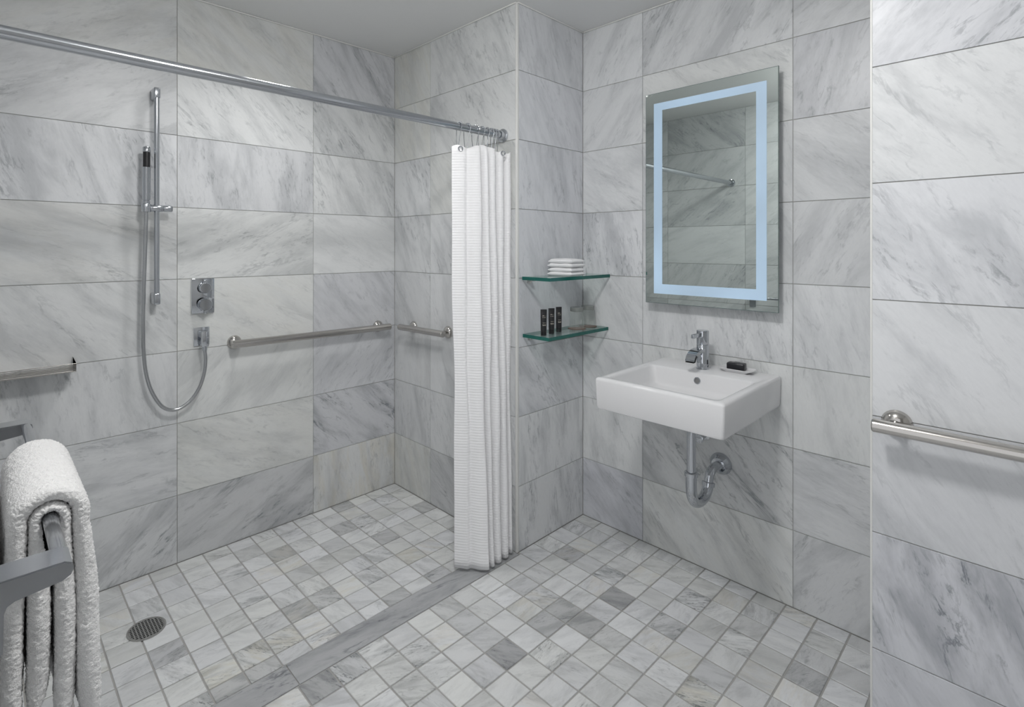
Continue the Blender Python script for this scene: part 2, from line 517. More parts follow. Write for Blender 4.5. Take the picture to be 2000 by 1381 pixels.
# stones whose look stands out: (x, y): (tone, angle, streak, warm, cool)
NOTE = {}
def note(x, y, *s): NOTE[(x, y)] = s
def lookup(x, y):
    for (a, b), s in NOTE.items():
        if abs(a - x) < P * .5 and abs(b - y) < P * .5: return s
for a, b, s in [(1.776, 1.11, (.60, 1.0, .8)), (1.267, 1.212, (.58, 1.1, 1.0, .1, 1.01)), (1.572, 1.212, (.70, .35, .8, 0, .99)), (1.572, 1.11, (.66, .4, .9, 0, .99)), (1.471, 1.212, (.72, .3, .6)),
                (1.267, 1.415, (.82, .6, .5)), (1.267, 1.313, (.82, .6, .5)), (1.877, 1.212, (1.0, 1.2, 1.6)), (1.776, .907, (.84, .5, 1.2)), (1.979, .907, (.95, .9, 1.7)), (1.877, .50, (.72, .3, 1.0)), (1.674, .70, (.82, 1.2, .5)),
                (.665, 1.783, (.92, 1.1, 1.3, .8, .98)), (.768, 1.783, (.9, .8, 1.4, .8, .98)), (.555, 1.783, (1.0, .2, .6, .8, .97)), (1.369, 1.885, (.88, .4, .5, .7, .97)), (.758, 1.51, (.60, 1.2, 1.4)), (.86, 1.51, (.82, 1.2, 1.5)),
                (1.166, 2.19, (.82, .5, .4)), (1.166, 2.29, (1.05, .3, .2)), (.453, 2.09, (1.03, .3, .1)), (1.369, 2.24, (.96, .3, 1.3)), (.766, 2.04, (.95, .4, 1.1)), (1.572, .70, (.95, 1.0, 1.4, .9, .97)), (1.674, 1.008, (1.04, .3, .2)), (1.369, 1.212, (1.04, .4, .2)), (1.471, 1.11, (1.04, .4, .2))]:
    note(a, b, *s)
def floor_tiles(parent, xs, ys, keep):
    rest = []
    made = []
    ys = sorted(ys)
    for x0, x1 in zip(xs, xs[1:]):
        for y0, y1 in zip(ys, ys[1:]):
            yb = 1.5765 if y1 == 1.562 and x0 > XR - .01 else y1
            cx, cy = (x0 + x1) / 2, (y0 + yb) / 2
            if cx > XT and cy < YT: continue
            p = project(cx, cy, 0)
            vis = p is not None and -60 < p[0] < 2040 and p[1] < 1460
            w, h = x1 - x0 - FJ, yb - y0 - FJ
            if w < .01 or h < .01: continue
            (made if vis and keep(cx, cy) else rest).append((cx, cy, w, h))
    made.sort(key=lambda q: math.hypot(q[0], q[1]))
    rest += made[298:]
    for cx, cy, w, h in made[:298]:
        s = lookup(cx, cy)
        if s is None:
            q = rng.random()
            tone = rng.choice([1.03, 1.0, .97, .94, .9, .85]) + rng.uniform(-.02, .02)
            st = rng.uniform(.1, .7)
            if q > .92: tone, st = .74, .9
            elif q > .82: st = 1.1
            s = (tone, rng.uniform(-.3, 1.4), st, .6 if rng.random() > .9 else .08, rng.choice([.98, .99, 1.0, 1.01]))
        s = tuple(s) + DEF[len(s):]
        o = put_tile(parent, Vector((cx, cy, rng.uniform(-.0004, .0004))), round(w, 3), round(h, 3), '+z', M_FLOOR, .0013, *s)
    if rest:
        b = bmesh.new()
        for cx, cy, w, h in rest:
            box(b, (cx - w / 2, cy - h / 2, -TT), (cx + w / 2, cy + h / 2, 0))
        o = obj('marble_tile_field', b, M_FLOOR, parent, smooth=False)
        o['kind'] = 'stuff'
        for k, v in zip(('tone', 'vein_angle', 'streak', 'warm', 'cool'), DEF): o[k] = v
DR = (.427, 2.159)
floor_tiles(floor, xlines(XS), ymain, lambda x, y: True)
floor_tiles(floor_s, xlines(XR), yshow, lambda x, y: True)
# threshold slabs between the two floors
for x0, x1 in ((XW, .715), (.715, XR)):
    o = put_tile(floor_s, Vector(((x0 + x1) / 2, 1.6145, .0004)), x1 - x0 - .003, .101, '+z', M_WALL, .001, .60 if x0 > .1 else .58, .2, 1.3, 0, 1.01)
    o.name = 'threshold_slab'

# ------------------------------------------------------------------ ceiling drum light and added shower fill (above the frame)
def fill_lamp(x, y, power, r, label, spread):  # unseen fill disc, added because the shower is too dark without it
    t = thing('added_shower_fill', label, 'ceiling light', (x, y, CEIL))
    b = bmesh.new(); lathe(b, [(0, r), (-.006, r + .004), (-.008, r + .02), (-.003, r + .032), (0, r + .034)], (0, 0, 0), (0, 0, 1), 40)
    obj('trim_ring', b, M_CEIL, t)
    b = bmesh.new(); lathe(b, [(-.001, r), (-.003, r * .6), (-.0035, 0)], (0, 0, 0), (0, 0, 1), 40)
    obj('diffuser', b, M_FILL, t)
    l = bpy.data.lights.new('lamp', 'AREA'); l.shape = 'DISK'; l.size = r * 2; l.energy = power; l.color = (1, .99, .98); l.spread = R(spread)
    lo = bpy.data.objects.new('lamp', l); COL.objects.link(lo); lo.parent = t; lo.location = (0, 0, -.012)
t = thing('ceiling_drum_light', 'round glowing drum light on the ceiling outside the shower', 'ceiling light', (*MAIN_LAMP, CEIL))
b = bmesh.new(); lathe(b, [(0, 0), (0, .125), (-.012, .125), (-.012, .11)], (0, 0, 0), (0, 0, 1), 40); obj('canopy', b, M_CHROME2, t)
b = bmesh.new(); lathe(b, [(-.0125, .120), (-.070, .120), (-.078, .114), (-.080, .10), (-.081, 0)], (0, 0, 0), (0, 0, 1), 40)
DR_, DH_ = .120, .066
obj('diffuser', b, emis('drum_glass', (1, .99, .98), LAMP_POWER / (math.pi * (2 * math.pi * DR_ * DH_ + math.pi * DR_ ** 2))), t)
fill_lamp(*SHOWER_FILL, SHOWER_FILL_POWER, .085, 'added round fill lamp at the ceiling that brightens the shower', 125)

# ------------------------------------------------------------------ shower: slide bar, hand shower, hose, valve, outlet
YF = YL - .06
t = thing('shower_slide_bar', 'vertical chrome slide bar on the marble shower wall', 'slide bar', (.522, YL, 1.11))
def L_(x, y, z): return (x - .522, y - YL, z - 1.11)
b = bmesh.new(); tube(b, [L_(.522, YF, 1.116), L_(.522, YF, 1.988)], .0100, 20); obj('rail', b, M_CHROME2, t)
for z0, z1 in ((1.948, 1.992), (1.112, 1.158)):
    b = bmesh.new(); box(b, L_(.5105, YF - .011, z0), L_(.5335, YL - .0005, z1), .005, 3); obj('bracket', b, M_CHROME2, t)
sl = None
b = bmesh.new(); lathe(b, [(0, 0), (0, .0135), (.002, .0145), (.044, .0145), (.046, .0135), (.046, 0)], L_(.498, YF, 1.5025), (1, 0, 0)); sl = obj('slider', b, M_CHROME2, t)
b = bmesh.new(); lathe(b, [(0, 0), (0, .0125), (.002, .0135), (.030, .0135), (.032, .0125), (.032, 0)], L_(.5455, YF, 1.5025), (1, 0, 0)); obj('knob', b, M_CHROME2, sl)
b = bmesh.new(); lathe(b, [(-.014, .0135), (-.016, .0165), (.014, .0175), (.016, .0165), (.016, .0138)], L_(.484, YF - .004, 1.5025), (0, 0, 1)); obj('holder_socket', b, M_CHROME2, sl)

t = thing('hand_shower', 'slim chrome hand shower with black spray face resting in its holder', 'hand shower', (.4845, YF - .004, 1.503))
def hs(prof, mat, name):
    b = bmesh.new(); lathe(b, prof, (0, 0, 0), (0.006, 0, 1)); obj(name, b, mat, t)
hs([(.012, 0), (.012, .0105), (.018, .0128), (.026, .0128), (.027, .0110), (.030, .0110), (.031, .0138), (.162, .0142), (.163, .012), (.163, 0)], M_CHROME2, 'handle')
hs([(.163, 0), (.163, .0128), (.222, .0128), (.222, 0)], M_BLACK, 'spray_face')
hs([(.2225, 0), (.2225, .0135), (.240, .0138), (.244, .0115), (.244, 0)], M_CHROME2, 'end_cap')

hosep = catmull([(.4845, YF - .004, 1.505), (.4835, YF - .003, 1.44), (.4807, YF, 1.31), (.476, YF + .002, 1.14), (.4752, YF + .003, 1.02), (.4772, YF + .004, .92), (.487, YF + .006, .83), (.508, YF + .008, .755), (.545, YF + .01, .69), (.590, YF + .01, .668), (.640, YF + .009, .688), (.679, YF + .007, .738), (.700, YF + .005, .800), (.7055, YF + .002, .86), (.7015, YF, .905)], 26)
tot = [0]
for p, q in zip(hosep, hosep[1:]): tot.append(tot[-1] + (q - p).length)
nr = int(tot[-1] / .0026)
samp = []
j = 0
for i in range(nr + 1):
    s = tot[-1] * i / nr
    while j < len(tot) - 2 and tot[j + 1] < s: j += 1
    f = (s - tot[j]) / max(tot[j + 1] - tot[j], 1e-9)
    samp.append(hosep[j].lerp(hosep[j + 1], f))
b = bmesh.new(); sweep(b, [p - samp[0] for p in samp], circ(.0078, 10), True, [1.0 if i % 2 else .84 for i in range(len(samp))])
o = obj('shower_hose', b, simple('hose_metal', (.50, .51, .52), .22, 1), None, smooth=True, angle=60); o.location = samp[0]
tag(o, 'ribbed metal shower hose looping down from the hand shower', 'hose')

t = thing('shower_valve', 'chrome rectangular shower valve plate with two control knobs', 'shower valve', (.7093, YL, 1.132))
b = bmesh.new(); box(b, (-.0455, -.010, -.0755), (.0455, -.0003, .0755), .0015); obj('plate', b, M_CHROME, t)
for z, r, hdl in ((.036, .0225, 1), (-.036, .0265, -1)):
    b = bmesh.new(); lathe(b, [(.010, r * .72), (.022, r * .72), (.022, r), (.050, r), (.052, r * .94), (.052, r * .86), (.0505, r * .84), (.0505, 0)], (0, 0, z), (0, -1, 0)); k = obj('knob', b, M_CHROME, t)
    b = bmesh.new(); box(b, (-.005, -.047, min(z + hdl * r * .8, z + hdl * (r + .012))), (.005, -.032, max(z + hdl * r * .8, z + hdl * (r + .012))), .0015); obj('lever_stop', b, M_CHROME, k)

t = thing('hose_outlet', 'square chrome wall outlet where the shower hose plugs in', 'wall outlet', (.7045, YL, .955))
b = bmesh.new(); box(b, (-.031, -.008, -.040), (.031, -.0003, .040), .0015); obj('plate', b, M_CHROME, t)
b = bmesh.new(); box(b, (-.015, -.052, .000), (.012, -.008, .028), .002); box(b, (-.015, -.0665, -.038), (.012, -.045, .028), .002); obj('elbow', b, M_CHROME, t)
b = bmesh.new(); lathe(b, [(-.054, .0098), (-.036, .0105)], (-.0025, -.057, 0), (0, 0, 1), 16); obj('hose_nut', b, M_CHROME, t)

# ------------------------------------------------------------------ grab bars
def grab(name, label, p0, p1, wall_axis, wall_pos, posts, r=.0175, fr=.031, group=None):
    p0, p1 = Vector(p0), Vector(p1)
    t = thing(name, label, 'grab bar', p0)
    d = (p1 - p0).normalized()
    b = bmesh.new()
    prof = [(0, 0), (0, r * .86), (.003, r), ((p1 - p0).length - .003, r), ((p1 - p0).length, r * .86), ((p1 - p0).length, 0)]
    lathe(b, prof, (0, 0, 0), d, 28); obj('bar', b, M_STEEL, t)
    ax = {'y': Vector((0, 1, 0)), 'x': Vector((1, 0, 0))}[wall_axis]
    for q in posts:
        q = Vector(q) - p0
        ln = wall_pos - (p0.y if wall_axis == 'y' else p0.x)
        b = bmesh.new(); lathe(b, [(r * .3, r * .55), (ln - .012, r * .58)], q, ax, 20); pst = obj('post', b, M_STEEL, t)
        b = bmesh.new(); lathe(b, [(ln - .022, r * .6), (ln - .020, fr * .55), (ln - .012, fr * .86), (ln - .004, fr), (ln - .0005, fr)], q, ax, 28); obj('flange', b, M_STEEL, pst)
    return t
grab('grab_bar', 'long brushed steel grab bar on the shower wall beside the valve', (.815, YF, .912), (1.646, YF, .906), 'y', YL, [(.842, YF, .912), (1.603, YF, .906)])
grab('grab_bar', 'short brushed steel grab bar in the shower corner behind the curtain', (1.656, 2.387, .911), (1.656, 2.012, .916), 'x', XR, [(1.656, 2.335, .911), (1.656, 2.045, .916)], .0165)
grab('grab_bar', 'steel grab bar on the right marble wall running out of frame', (1.648, .291, .894), (1.648, -.62, .894), 'x', XT, [(1.648, .250, .894), (1.648, -.58, .894)], .0168, .033)

# ------------------------------------------------------------------ metal tray shelf on the left wall
t = thing('shower_tray_shelf', 'narrow steel tray shelf at the left edge of the shower wall', 'shelf', (XW, YL, .89))
sx = .257 - XW
yd = -.100
b = bmesh.new(); box(b, (.0, yd, .0), (sx, -.0005, .003)); obj('base', b, M_STEEL, t, smooth=False)
b = bmesh.new(); box(b, (.0, yd - .002, .0), (sx, yd, .004), .0005); box(b, (.0, yd - .002, .028), (sx + .002, yd, .031), .0005)
for k in range(4): box(b, (.0, yd - .001, .0065 + k * .0053), (sx, yd, .0095 + k * .0053))
obj('front_rail', b, M_STEEL, t, smooth=False)
b = bmesh.new()
v = [b.verts.new(p) for p in ((sx, yd, 0), (sx, yd, .031), (sx, -.0005, .040), (sx, -.0005, 0))]
b.faces.new(v); bmesh.ops.solidify(b, geom=b.faces[:], thickness=.002); obj('end_plate', b, M_STEEL, t, smooth=False)

# ------------------------------------------------------------------ floor drain
t = thing('floor_drain', 'round metal floor drain grate in the shower tiles', 'drain', (DR[0], DR[1], 0.0005))
rr = .060
b = bmesh.new(); lathe(b, [(.0005, rr), (.003, rr - .0005), (.003, rr - .007), (.001, rr - .008), (.0008, 0)], (0, 0, 0), (0, 0, 1), 40)
M_DRAIN = simple('drain_metal', (.46, .455, .44), .38, 1)
rim = obj('rim', b, M_DRAIN, t)
b = bmesh.new(); lathe(b, [(.0012, rr - .006), (.0012, 0)], (0, 0, 0), (0, 0, 1), 40); obj('sump', b, M_HOLE, t)
b = bmesh.new()
for k in range(-5, 6):
    s = k * .0100
    hl = math.sqrt(max((rr - .006) ** 2 - s * s, 0))
    box(b, (s - .0017, -hl, .0014), (s + .0017, hl, .0030))
    box(b, (-hl, s - .0019, .0014), (hl, s + .0019, .00295))
obj('grate', b, M_DRAIN, t, smooth=False)

# ------------------------------------------------------------------ curtain rod, rings, curtain
RY, RZ = 1.66, 1.847
t = thing('curtain_rod', 'straight chrome shower curtain rod spanning the shower opening', 'curtain rod', (XW, RY, RZ))
b = bmesh.new(); tube(b, [(.004, 0, 0), (XR - XW - .004, 0, 0)], .0163, 28); obj('pole', b, M_CHROME2, t)
for x, s, q in ((0, 1, .45), (XR - XW, -1, 1)):
    b = bmesh.new(); lathe(b, [(.0006, .030), (.008 * q, .030), (.010 * q, .027), (.012 * q, .022), (.030 * q, .021), (.031 * q, .0165)], (x, 0, 0), (s, 0, 0), 30); obj('end_flange', b, M_CHROME, t)

bot = [(1.432, 1.668), (1.446, 1.645), (1.464, 1.622), (1.482, 1.618), (1.502, 1.580), (1.524, 1.558), (1.533, 1.572), (1.531, 1.592), (1.544, 1.588), (1.550, 1.562), (1.562, 1.563), (1.565, 1.592), (1.577, 1.596), (1.586, 1.566), (1.606, 1.565), (1.612, 1.595), (1.626, 1.598), (1.634, 1.570), (1.654, 1.570), (1.659, 1.600), (1.672, 1.602), (1.680, 1.578), (1.693, 1.582)]
top = [(1.418, 1.668), (1.434, 1.650), (1.455, 1.634), (1.474, 1.634), (1.494, 1.612), (1.515, 1.603), (1.526, 1.614), (1.528, 1.636), (1.542, 1.634), (1.549, 1.606), (1.563, 1.605), (1.568, 1.634), (1.581, 1.636), (1.590, 1.606), (1.609, 1.605), (1.616, 1.634), (1.630, 1.636), (1.638, 1.606), (1.658, 1.605), (1.664, 1.634), (1.677, 1.634), (1.686, 1.606), (1.700, 1.603)]
cb = catmull([(x, y, 0) for x, y in bot], 10)
ct = catmull([(x, y, 0) for x, y in top], 10)
n = len(cb)
b = bmesh.new()
rows = 60
grid = []
for j in range(rows + 1):
    f = j / rows
    row = []
    for i in range(n):
        u = i / (n - 1)
        k = f ** .8
        p = cb[i].lerp(ct[i], k)
        wob = .004 * math.sin(5 * f + u * 9) * math.sin(math.pi * f) + .002 * math.sin(17 * f + u * 23) * math.sin(math.pi * f)
        zt = 1.762 + .006 * math.sin(u * 38) + (.010 if .3 < u < .62 else 0)
        zb = .014 + .002 * math.sin(u * 31)
        row.append(b.verts.new((p.x + wob * .8 - 1.432, p.y - wob - 1.668, zb + (zt - zb) * f)))
    grid.append(row)
for j in range(rows):
    for i in range(n - 1):
        b.faces.new((grid[j][i], grid[j][i + 1], grid[j + 1][i + 1], grid[j + 1][i]))
t = thing('shower_curtain', 'white waffle weave shower curtain pulled back against the marble pier', 'curtain', (1.432, 1.668, 0))
o = obj('fabric', b, M_CURTAIN, t, smooth=True, angle=180)
md = o.modifiers.new('thickness', 'SOLIDIFY'); md.thickness = .0014; md.offset = 0
gx = [1.440, 1.486, 1.530, 1.566, 1.600, 1.626, 1.648, 1.668]
def gy(x):
    q = min(ct, key=lambda p: abs(p.x - x)); return q.y
for x in (gx[0], gx[6]):
    b = bmesh.new()
    R0, r0 = .0085, .0028
    pts = [(x - 1.432 + R0 * math.cos(a) * .75, gy(x) - 1.668 - .006 - R0 * math.cos(a) * .6, 1.752 + R0 * math.sin(a)) for a in [2 * math.pi * i / 20 for i in range(21)]]
    tube(b, pts, r0, 8, False); obj('grommet', b, M_CHROME, t)

rx = [1.452, 1.496, 1.545, 1.580, 1.612, 1.636, 1.655, 1.672]
where = ['outermost, hanging free at the left end of the curtain', 'second from the left end of the rod cluster', 'third from the left of the rod cluster', 'fourth from the left in the rod cluster', 'fifth from the left in the rod cluster', 'third from the rod flange', 'second from the rod flange', 'nearest the rod flange']
for i, x in enumerate(rx):
    t = thing('curtain_ring', 'chrome roller curtain ring, ' + where[i], 'curtain ring', (x, RY, RZ), rng.uniform(-.25, .25), 'roller rings on the curtain rod')
    b = bmesh.new()
    a = .0205
    pts = [(0, a * math.cos(q), a * math.sin(q)) for q in [R(-10 + 200 * k / 14) for k in range(15)]]
    dx = gx[i] - x
    pts = [(dx * .9, -.004, -.092), (dx * .8, .004, -.088), (dx * .45, .015, -.04)] + pts + [(dx * .45, -.013, -.04), (dx * .85, -.010, -.086), (dx * .9, -.004, -.092)]
    tube(b, catmull(pts, 3), .0014, 8, False); obj('wire', b, M_CHROME, t)
    b = bmesh.new()
    for k in range(5):
        q = R(38 + 26 * k)
        bmesh.ops.create_uvsphere(b, u_segments=10, v_segments=8, radius=.0036, matrix=Matrix.Translation((0, a * math.cos(q), a * math.sin(q))))
    obj('roller_beads', b, M_CHROME, t)

# ------------------------------------------------------------------ lighted mirror
XM = 2.151
my0, my1, mz0, mz1 = .664, 1.199, 1.102, 2.017
t = thing('lighted_mirror', 'rectangular wall mirror with glowing pale blue frosted border', 'mirror', (XM, (my0 + my1) / 2, mz0))
yc = (my0 + my1) / 2
def Q(x, y, z): return (x - XM, y - yc, z - mz0)
b = bmesh.new(); box(b, Q(XM, my0, mz0), Q(XM + .005, my1, mz1)); obj('mirror_glass', b, [M_MIRROR], t, smooth=False)
b = bmesh.new()
e = .0018
for y0, y1, z0, z1 in ((my0 - e, my0, mz0, mz1), (my1, my1 + e, mz0, mz1), (my0 - e, my1 + e, mz0 - e, mz0), (my0 - e, my1 + e, mz1, mz1 + e)):
    box(b, Q(XM + .0005, y0, z0), Q(XM + .0055, y1, z1))
obj('edge', b, simple('mirror_edge', (.12, .17, .16), .2), t, smooth=False)
fo = (.703, 1.1615, 1.1425, 1.973); fi = (.7405, 1.1225, 1.1845, 1.9400)
b = bmesh.new()
def rect(y0, y1, z0, z1): return [b.verts.new(Q(XM - .0006, y, z)) for y, z in ((y0, z0), (y1, z0), (y1, z1), (y0, z1))]
ro, ri = rect(*fo), rect(*fi)
for i in range(4): b.faces.new((ro[i], ro[(i + 1) % 4], ri[(i + 1) % 4], ri[i]))
bmesh.ops.recalc_face_normals(b, faces=b.faces)
o = obj('frosted_border', b, M_FROST, t, smooth=False)
b = bmesh.new(); box(b, Q(XM + .0055, my0 + .05, mz0 + .05), Q(XS - .0005, my1 - .05, mz1 - .05)); obj('backing_box', b, simple('backing', (.5, .5, .5), .6), t, smooth=False)

# ------------------------------------------------------------------ glass shelves
def shelf(zc, x0, yf, label):
    th = .015
    t = thing('glass_shelf', label, 'shelf', (x0, YP, zc - th / 2), 0, 'glass corner shelves')
    b = bmesh.new(); box(b, (0, yf - YP, 0), (XS - x0 - .001, -.001, th))
    b.normal_update()
    for f in b.faces: f.material_index = 0 if abs(f.normal.z) > .5 else 1
    obj('glass_plate', b, [M_GLASS, M_GLASSEDGE], t, smooth=False)
    for xb in (.045, .37):
        b = bmesh.new(); box(b, (xb - .012, -.030, -.006), (xb + .012, -.0005, -.0006), .001); box(b, (xb - .012, -.006, -.016), (xb + .012, -.0005, -.005), .001)
        obj('support_clip', b, M_STEEL, t)
shelf(1.2065, 1.748, 1.418, 'clear glass corner shelf with green edge holding folded washcloths')
shelf(.9520, 1.752, 1.427, 'clear glass corner shelf with green edge holding tubes and tumblers')
ZS1, ZS2 = 1.2140, .9595

# folded washcloths: two in a stack, each folded over
def washcloth(z, h, dx, label):
    t = thing('folded_washcloth', label, 'washcloth', (1.955 + dx, 1.49, z), R(3 + dx * 200), 'folded washcloths on the top shelf')
    W, Dp = .112, .066     # half depth along y is Dp
    # a serpentine cross-section in the x-z plane, swept along y
    th = h / 2
    b = bmesh.new()
    def slab(z0, z1, ins, bulge):
        nx, ny = 14, 12
        vt = {}
        for s in (0, 1):
            for i in range(nx + 1):
                for j in range(ny + 1):
                    u, w = i / nx * 2 - 1, j / ny * 2 - 1
                    ex = (1 - abs(u) ** 6) ; ey = (1 - abs(w) ** 6)
                    k = min(ex, ey) ** .5
                    zz = (z0 + z1) / 2 + (1 if s else -1) * (z1 - z0) / 2 * (.25 + .75 * k)
                    zz += bulge * (1 - u * u) * s * k + .0012 * math.sin(3 * u + 5 * w + z * 90) * k * s
                    vt[s, i, j] = b.verts.new((u * (W / 2 - ins), w * (Dp - ins), zz))
        for s in (0, 1):
            for i in range(nx):
                for j in range(ny):
                    q = [vt[s, i, j], vt[s, i + 1, j], vt[s, i + 1, j + 1], vt[s, i, j + 1]]
                    b.faces.new(q if s else q[::-1])
        for i in range(nx):
            b.faces.new((vt[0, i, 0], vt[0, i + 1, 0], vt[1, i + 1, 0], vt[1, i, 0])); b.faces.new((vt[0, i + 1, ny], vt[0, i, ny], vt[1, i, ny], vt[1, i + 1, ny]))
        for j in range(ny):
            b.faces.new((vt[0, 0, j + 1], vt[0, 0, j], vt[1, 0, j], vt[1, 0, j + 1])); b.faces.new((vt[0, nx, j], vt[0, nx, j + 1], vt[1, nx, j + 1], vt[1, nx, j]))
    slab(.0, th + .0005, 0, 0)
    slab(th - .0005, h, .002, .002)
    obj('folded_layers', b, M_CLOTH, t, smooth=True, angle=70)
washcloth(ZS1 + .0005, .037, 0, 'white folded washcloth at the bottom of the stack on the upper glass shelf')
washcloth(ZS1 + .0385, .038, .002, 'white folded washcloth on top of the stack on the upper glass shelf')

# toiletry tubes
lab = ['black toiletry tube nearest the curtain on the lower glass shelf', 'middle one of three black toiletry tubes on the lower glass shelf', 'black toiletry tube closest to the tumblers on the lower glass shelf']
proto = None
for i, (x, y) in enumerate(((1.789, 1.486), (1.848, 1.490), (1.913, 1.500))):
    if proto is None:
        t = thing('toiletry_tube', lab[i], 'toiletry tube', (x, y, ZS2 + .0004), R(-38), 'black toiletry tubes')
        b = bmesh.new()
        rings = []
        for z, a, c_ in ((.018, .0125, .0125), (.022, .0130, .0128), (.06, .0135, .0105), (.095, .0140, .005), (.104, .0142, .0016), (.113, .0142, .0012)):
            rings.append([b.verts.new((a * math.cos(q), c_ * math.sin(q), z)) for q in [2 * math.pi * k / 24 for k in range(24)]])
        for p, q in zip(rings, rings[1:]):
            for k in range(24): b.faces.new((p[k], p[(k + 1) % 24], q[(k + 1) % 24], q[k]))
        b.faces.new(rings[0][::-1]); b.faces.new(rings[-1])
        obj('tube_body', b, M_TUBE, t)
        b = bmesh.new(); lathe(b, [(0, 0), (0, .0118), (.001, .0125), (.017, .0125), (.018, .011), (.018, 0)], (0, 0, 0), (0, 0, 1), 24); obj('cap', b, M_BLACK, t)
        proto = t
    else:
        t = copy_tree(proto); t.location = (x, y, ZS2 + .0004); t['label'] = lab[i]; t.rotation_euler = (0, 0, R(-38 + 4 * i))

# tumblers upside down on coasters
for i, (x, y, la, lc) in enumerate(((2.052, 1.502, 'upturned glass tumbler beside the black tubes on the lower shelf', 'brown paper coaster under the tumbler beside the black tubes'),
                                    (2.150, 1.508, 'upturned glass tumbler in the corner by the sink wall', 'brown paper coaster under the corner tumbler'))):
    c_ = bmesh.new(); lathe(c_, [(0, 0), (0, .042), (.0012, .042), (.0012, 0)], (0, 0, 0), (0, 0, 1), 32)
    o = obj('coaster', c_, M_COASTER); o.location = (x, y, ZS2 + .0003); tag(o, lc, 'coaster', 'coasters under the tumblers')
    t = thing('glass_tumbler', la, 'tumbler', (x, y, ZS2 + .0017), 0, 'upturned tumblers')
    b = bmesh.new()
    rings = []
    for z, r in ((.0, .0345), (.055, .0325), (.080, .0305)):
        rings.append([b.verts.new(((r + (.0007 if k % 2 else 0)) * math.cos(2 * math.pi * k / 40), (r + (.0007 if k % 2 else 0)) * math.sin(2 * math.pi * k / 40), z)) for k in range(40)])
    for p, q in zip(rings, rings[1:]):
        for k in range(40): b.faces.new((p[k], p[(k + 1) % 40], q[(k + 1) % 40], q[k]))
    obj('bowl', b, M_TUMBLER, t, angle=80)
    b = bmesh.new(); lathe(b, [(.080, 0), (.080, .0305), (.083, .0312), (.098, .0312), (.0995, .030), (.0995, 0)], (0, 0, 0), (0, 0, 1), 32); obj('thick_base', b, M_TUMBASE, t)

# ------------------------------------------------------------------ wash basin
SX0, SX1, SY0, SY1, SZ0, SZ1 = 1.672, XS - .0006, .668, 1.143, .741, .858
t = thing('wall_basin', 'white rectangular ceramic washbasin hung on the marble wall', 'washbasin', ((SX0 + SX1) / 2, (SY0 + SY1) / 2, SZ0))
ox, oy = (SX0 + SX1) / 2, (SY0 + SY1) / 2
b = bmesh.new()
def rrect(x0, x1, y0, y1, r, z, n=6):
    out = []
    for cx_, cy_, a0 in ((x1 - r, y1 - r, 0), (x0 + r, y1 - r, 90), (x0 + r, y0 + r, 180), (x1 - r, y0 + r, 270)):
        for k in range(n + 1):
            a = R(a0 + 90 * k / n)
            out.append(b.verts.new((cx_ + r * math.cos(a) - ox, cy_ + r * math.sin(a) - oy, z - SZ0)))
    return out
O = (SX0, SX1, SY0, SY1)
def ins(o, d): return (o[0] + d, o[1] - min(d, 0.0005), o[2] + d, o[3] - d)
I0 = (1.702, 2.036, .698, 1.113)
def inn(d, d2=None): return (I0[0] + d, I0[1] - d, I0[2] + d, I0[3] - d)
loops = [rrect(*ins(O, .05), .03, SZ0), rrect(*ins(O, .012), .014, SZ0), rrect(*ins(O, .006), .012, SZ0 + .003), rrect(*ins(O, .003), .010, SZ0 + .012),
         rrect(*O, .009, SZ1 - .010), rrect(*ins(O, .0015), .009, SZ1 - .004), rrect(*ins(O, .006), .010, SZ1),
         rrect(*inn(0), .022, SZ1), rrect(*inn(.003), .022, SZ1 - .002), rrect(*inn(.006), .024, SZ1 - .008), rrect(*inn(.014), .028, SZ1 - .060), rrect(*inn(.022), .032, SZ1 - .078), rrect(*inn(.040), .036, SZ1 - .087), rrect(*inn(.12), .030, SZ1 - .091)]
for p, q in zip(loops, loops[1:]):
    m_ = len(p)
    for k in range(m_): b.faces.new((p[k], p[(k + 1) % m_], q[(k + 1) % m_], q[k]))
b.faces.new(loops[0][::-1]); b.faces.new(loops[-1])
bmesh.ops.recalc_face_normals(b, faces=b.faces)
obj('basin', b, M_CERAMIC, t, angle=40)
FY = .912
b = bmesh.new(); lathe(b, [(0, .0125), (.0015, .0135), (.003, .012), (.0032, .0098)], (2.0255 - ox, FY - oy, SZ1 - .032 - SZ0), (-1, 0, .12), 24); ov = obj('overflow_ring', b, M_CHROME, t)
b = bmesh.new(); lathe(b, [(.0006, .0100), (.0006, 0)], (2.0255 - ox, FY - oy, SZ1 - .032 - SZ0), (-1, 0, .12), 24); obj('overflow_hole', b, simple('overflow_grey', (.22, .22, .22), .5), ov)
b = bmesh.new(); lathe(b, [(0, .022), (.003, .021), (.003, .012), (.001, 0)], (1.90 - ox, FY - oy, SZ1 - .0905 - SZ0), (0, 0, 1), 24); obj('drain_ring', b, M_CHROME, t)

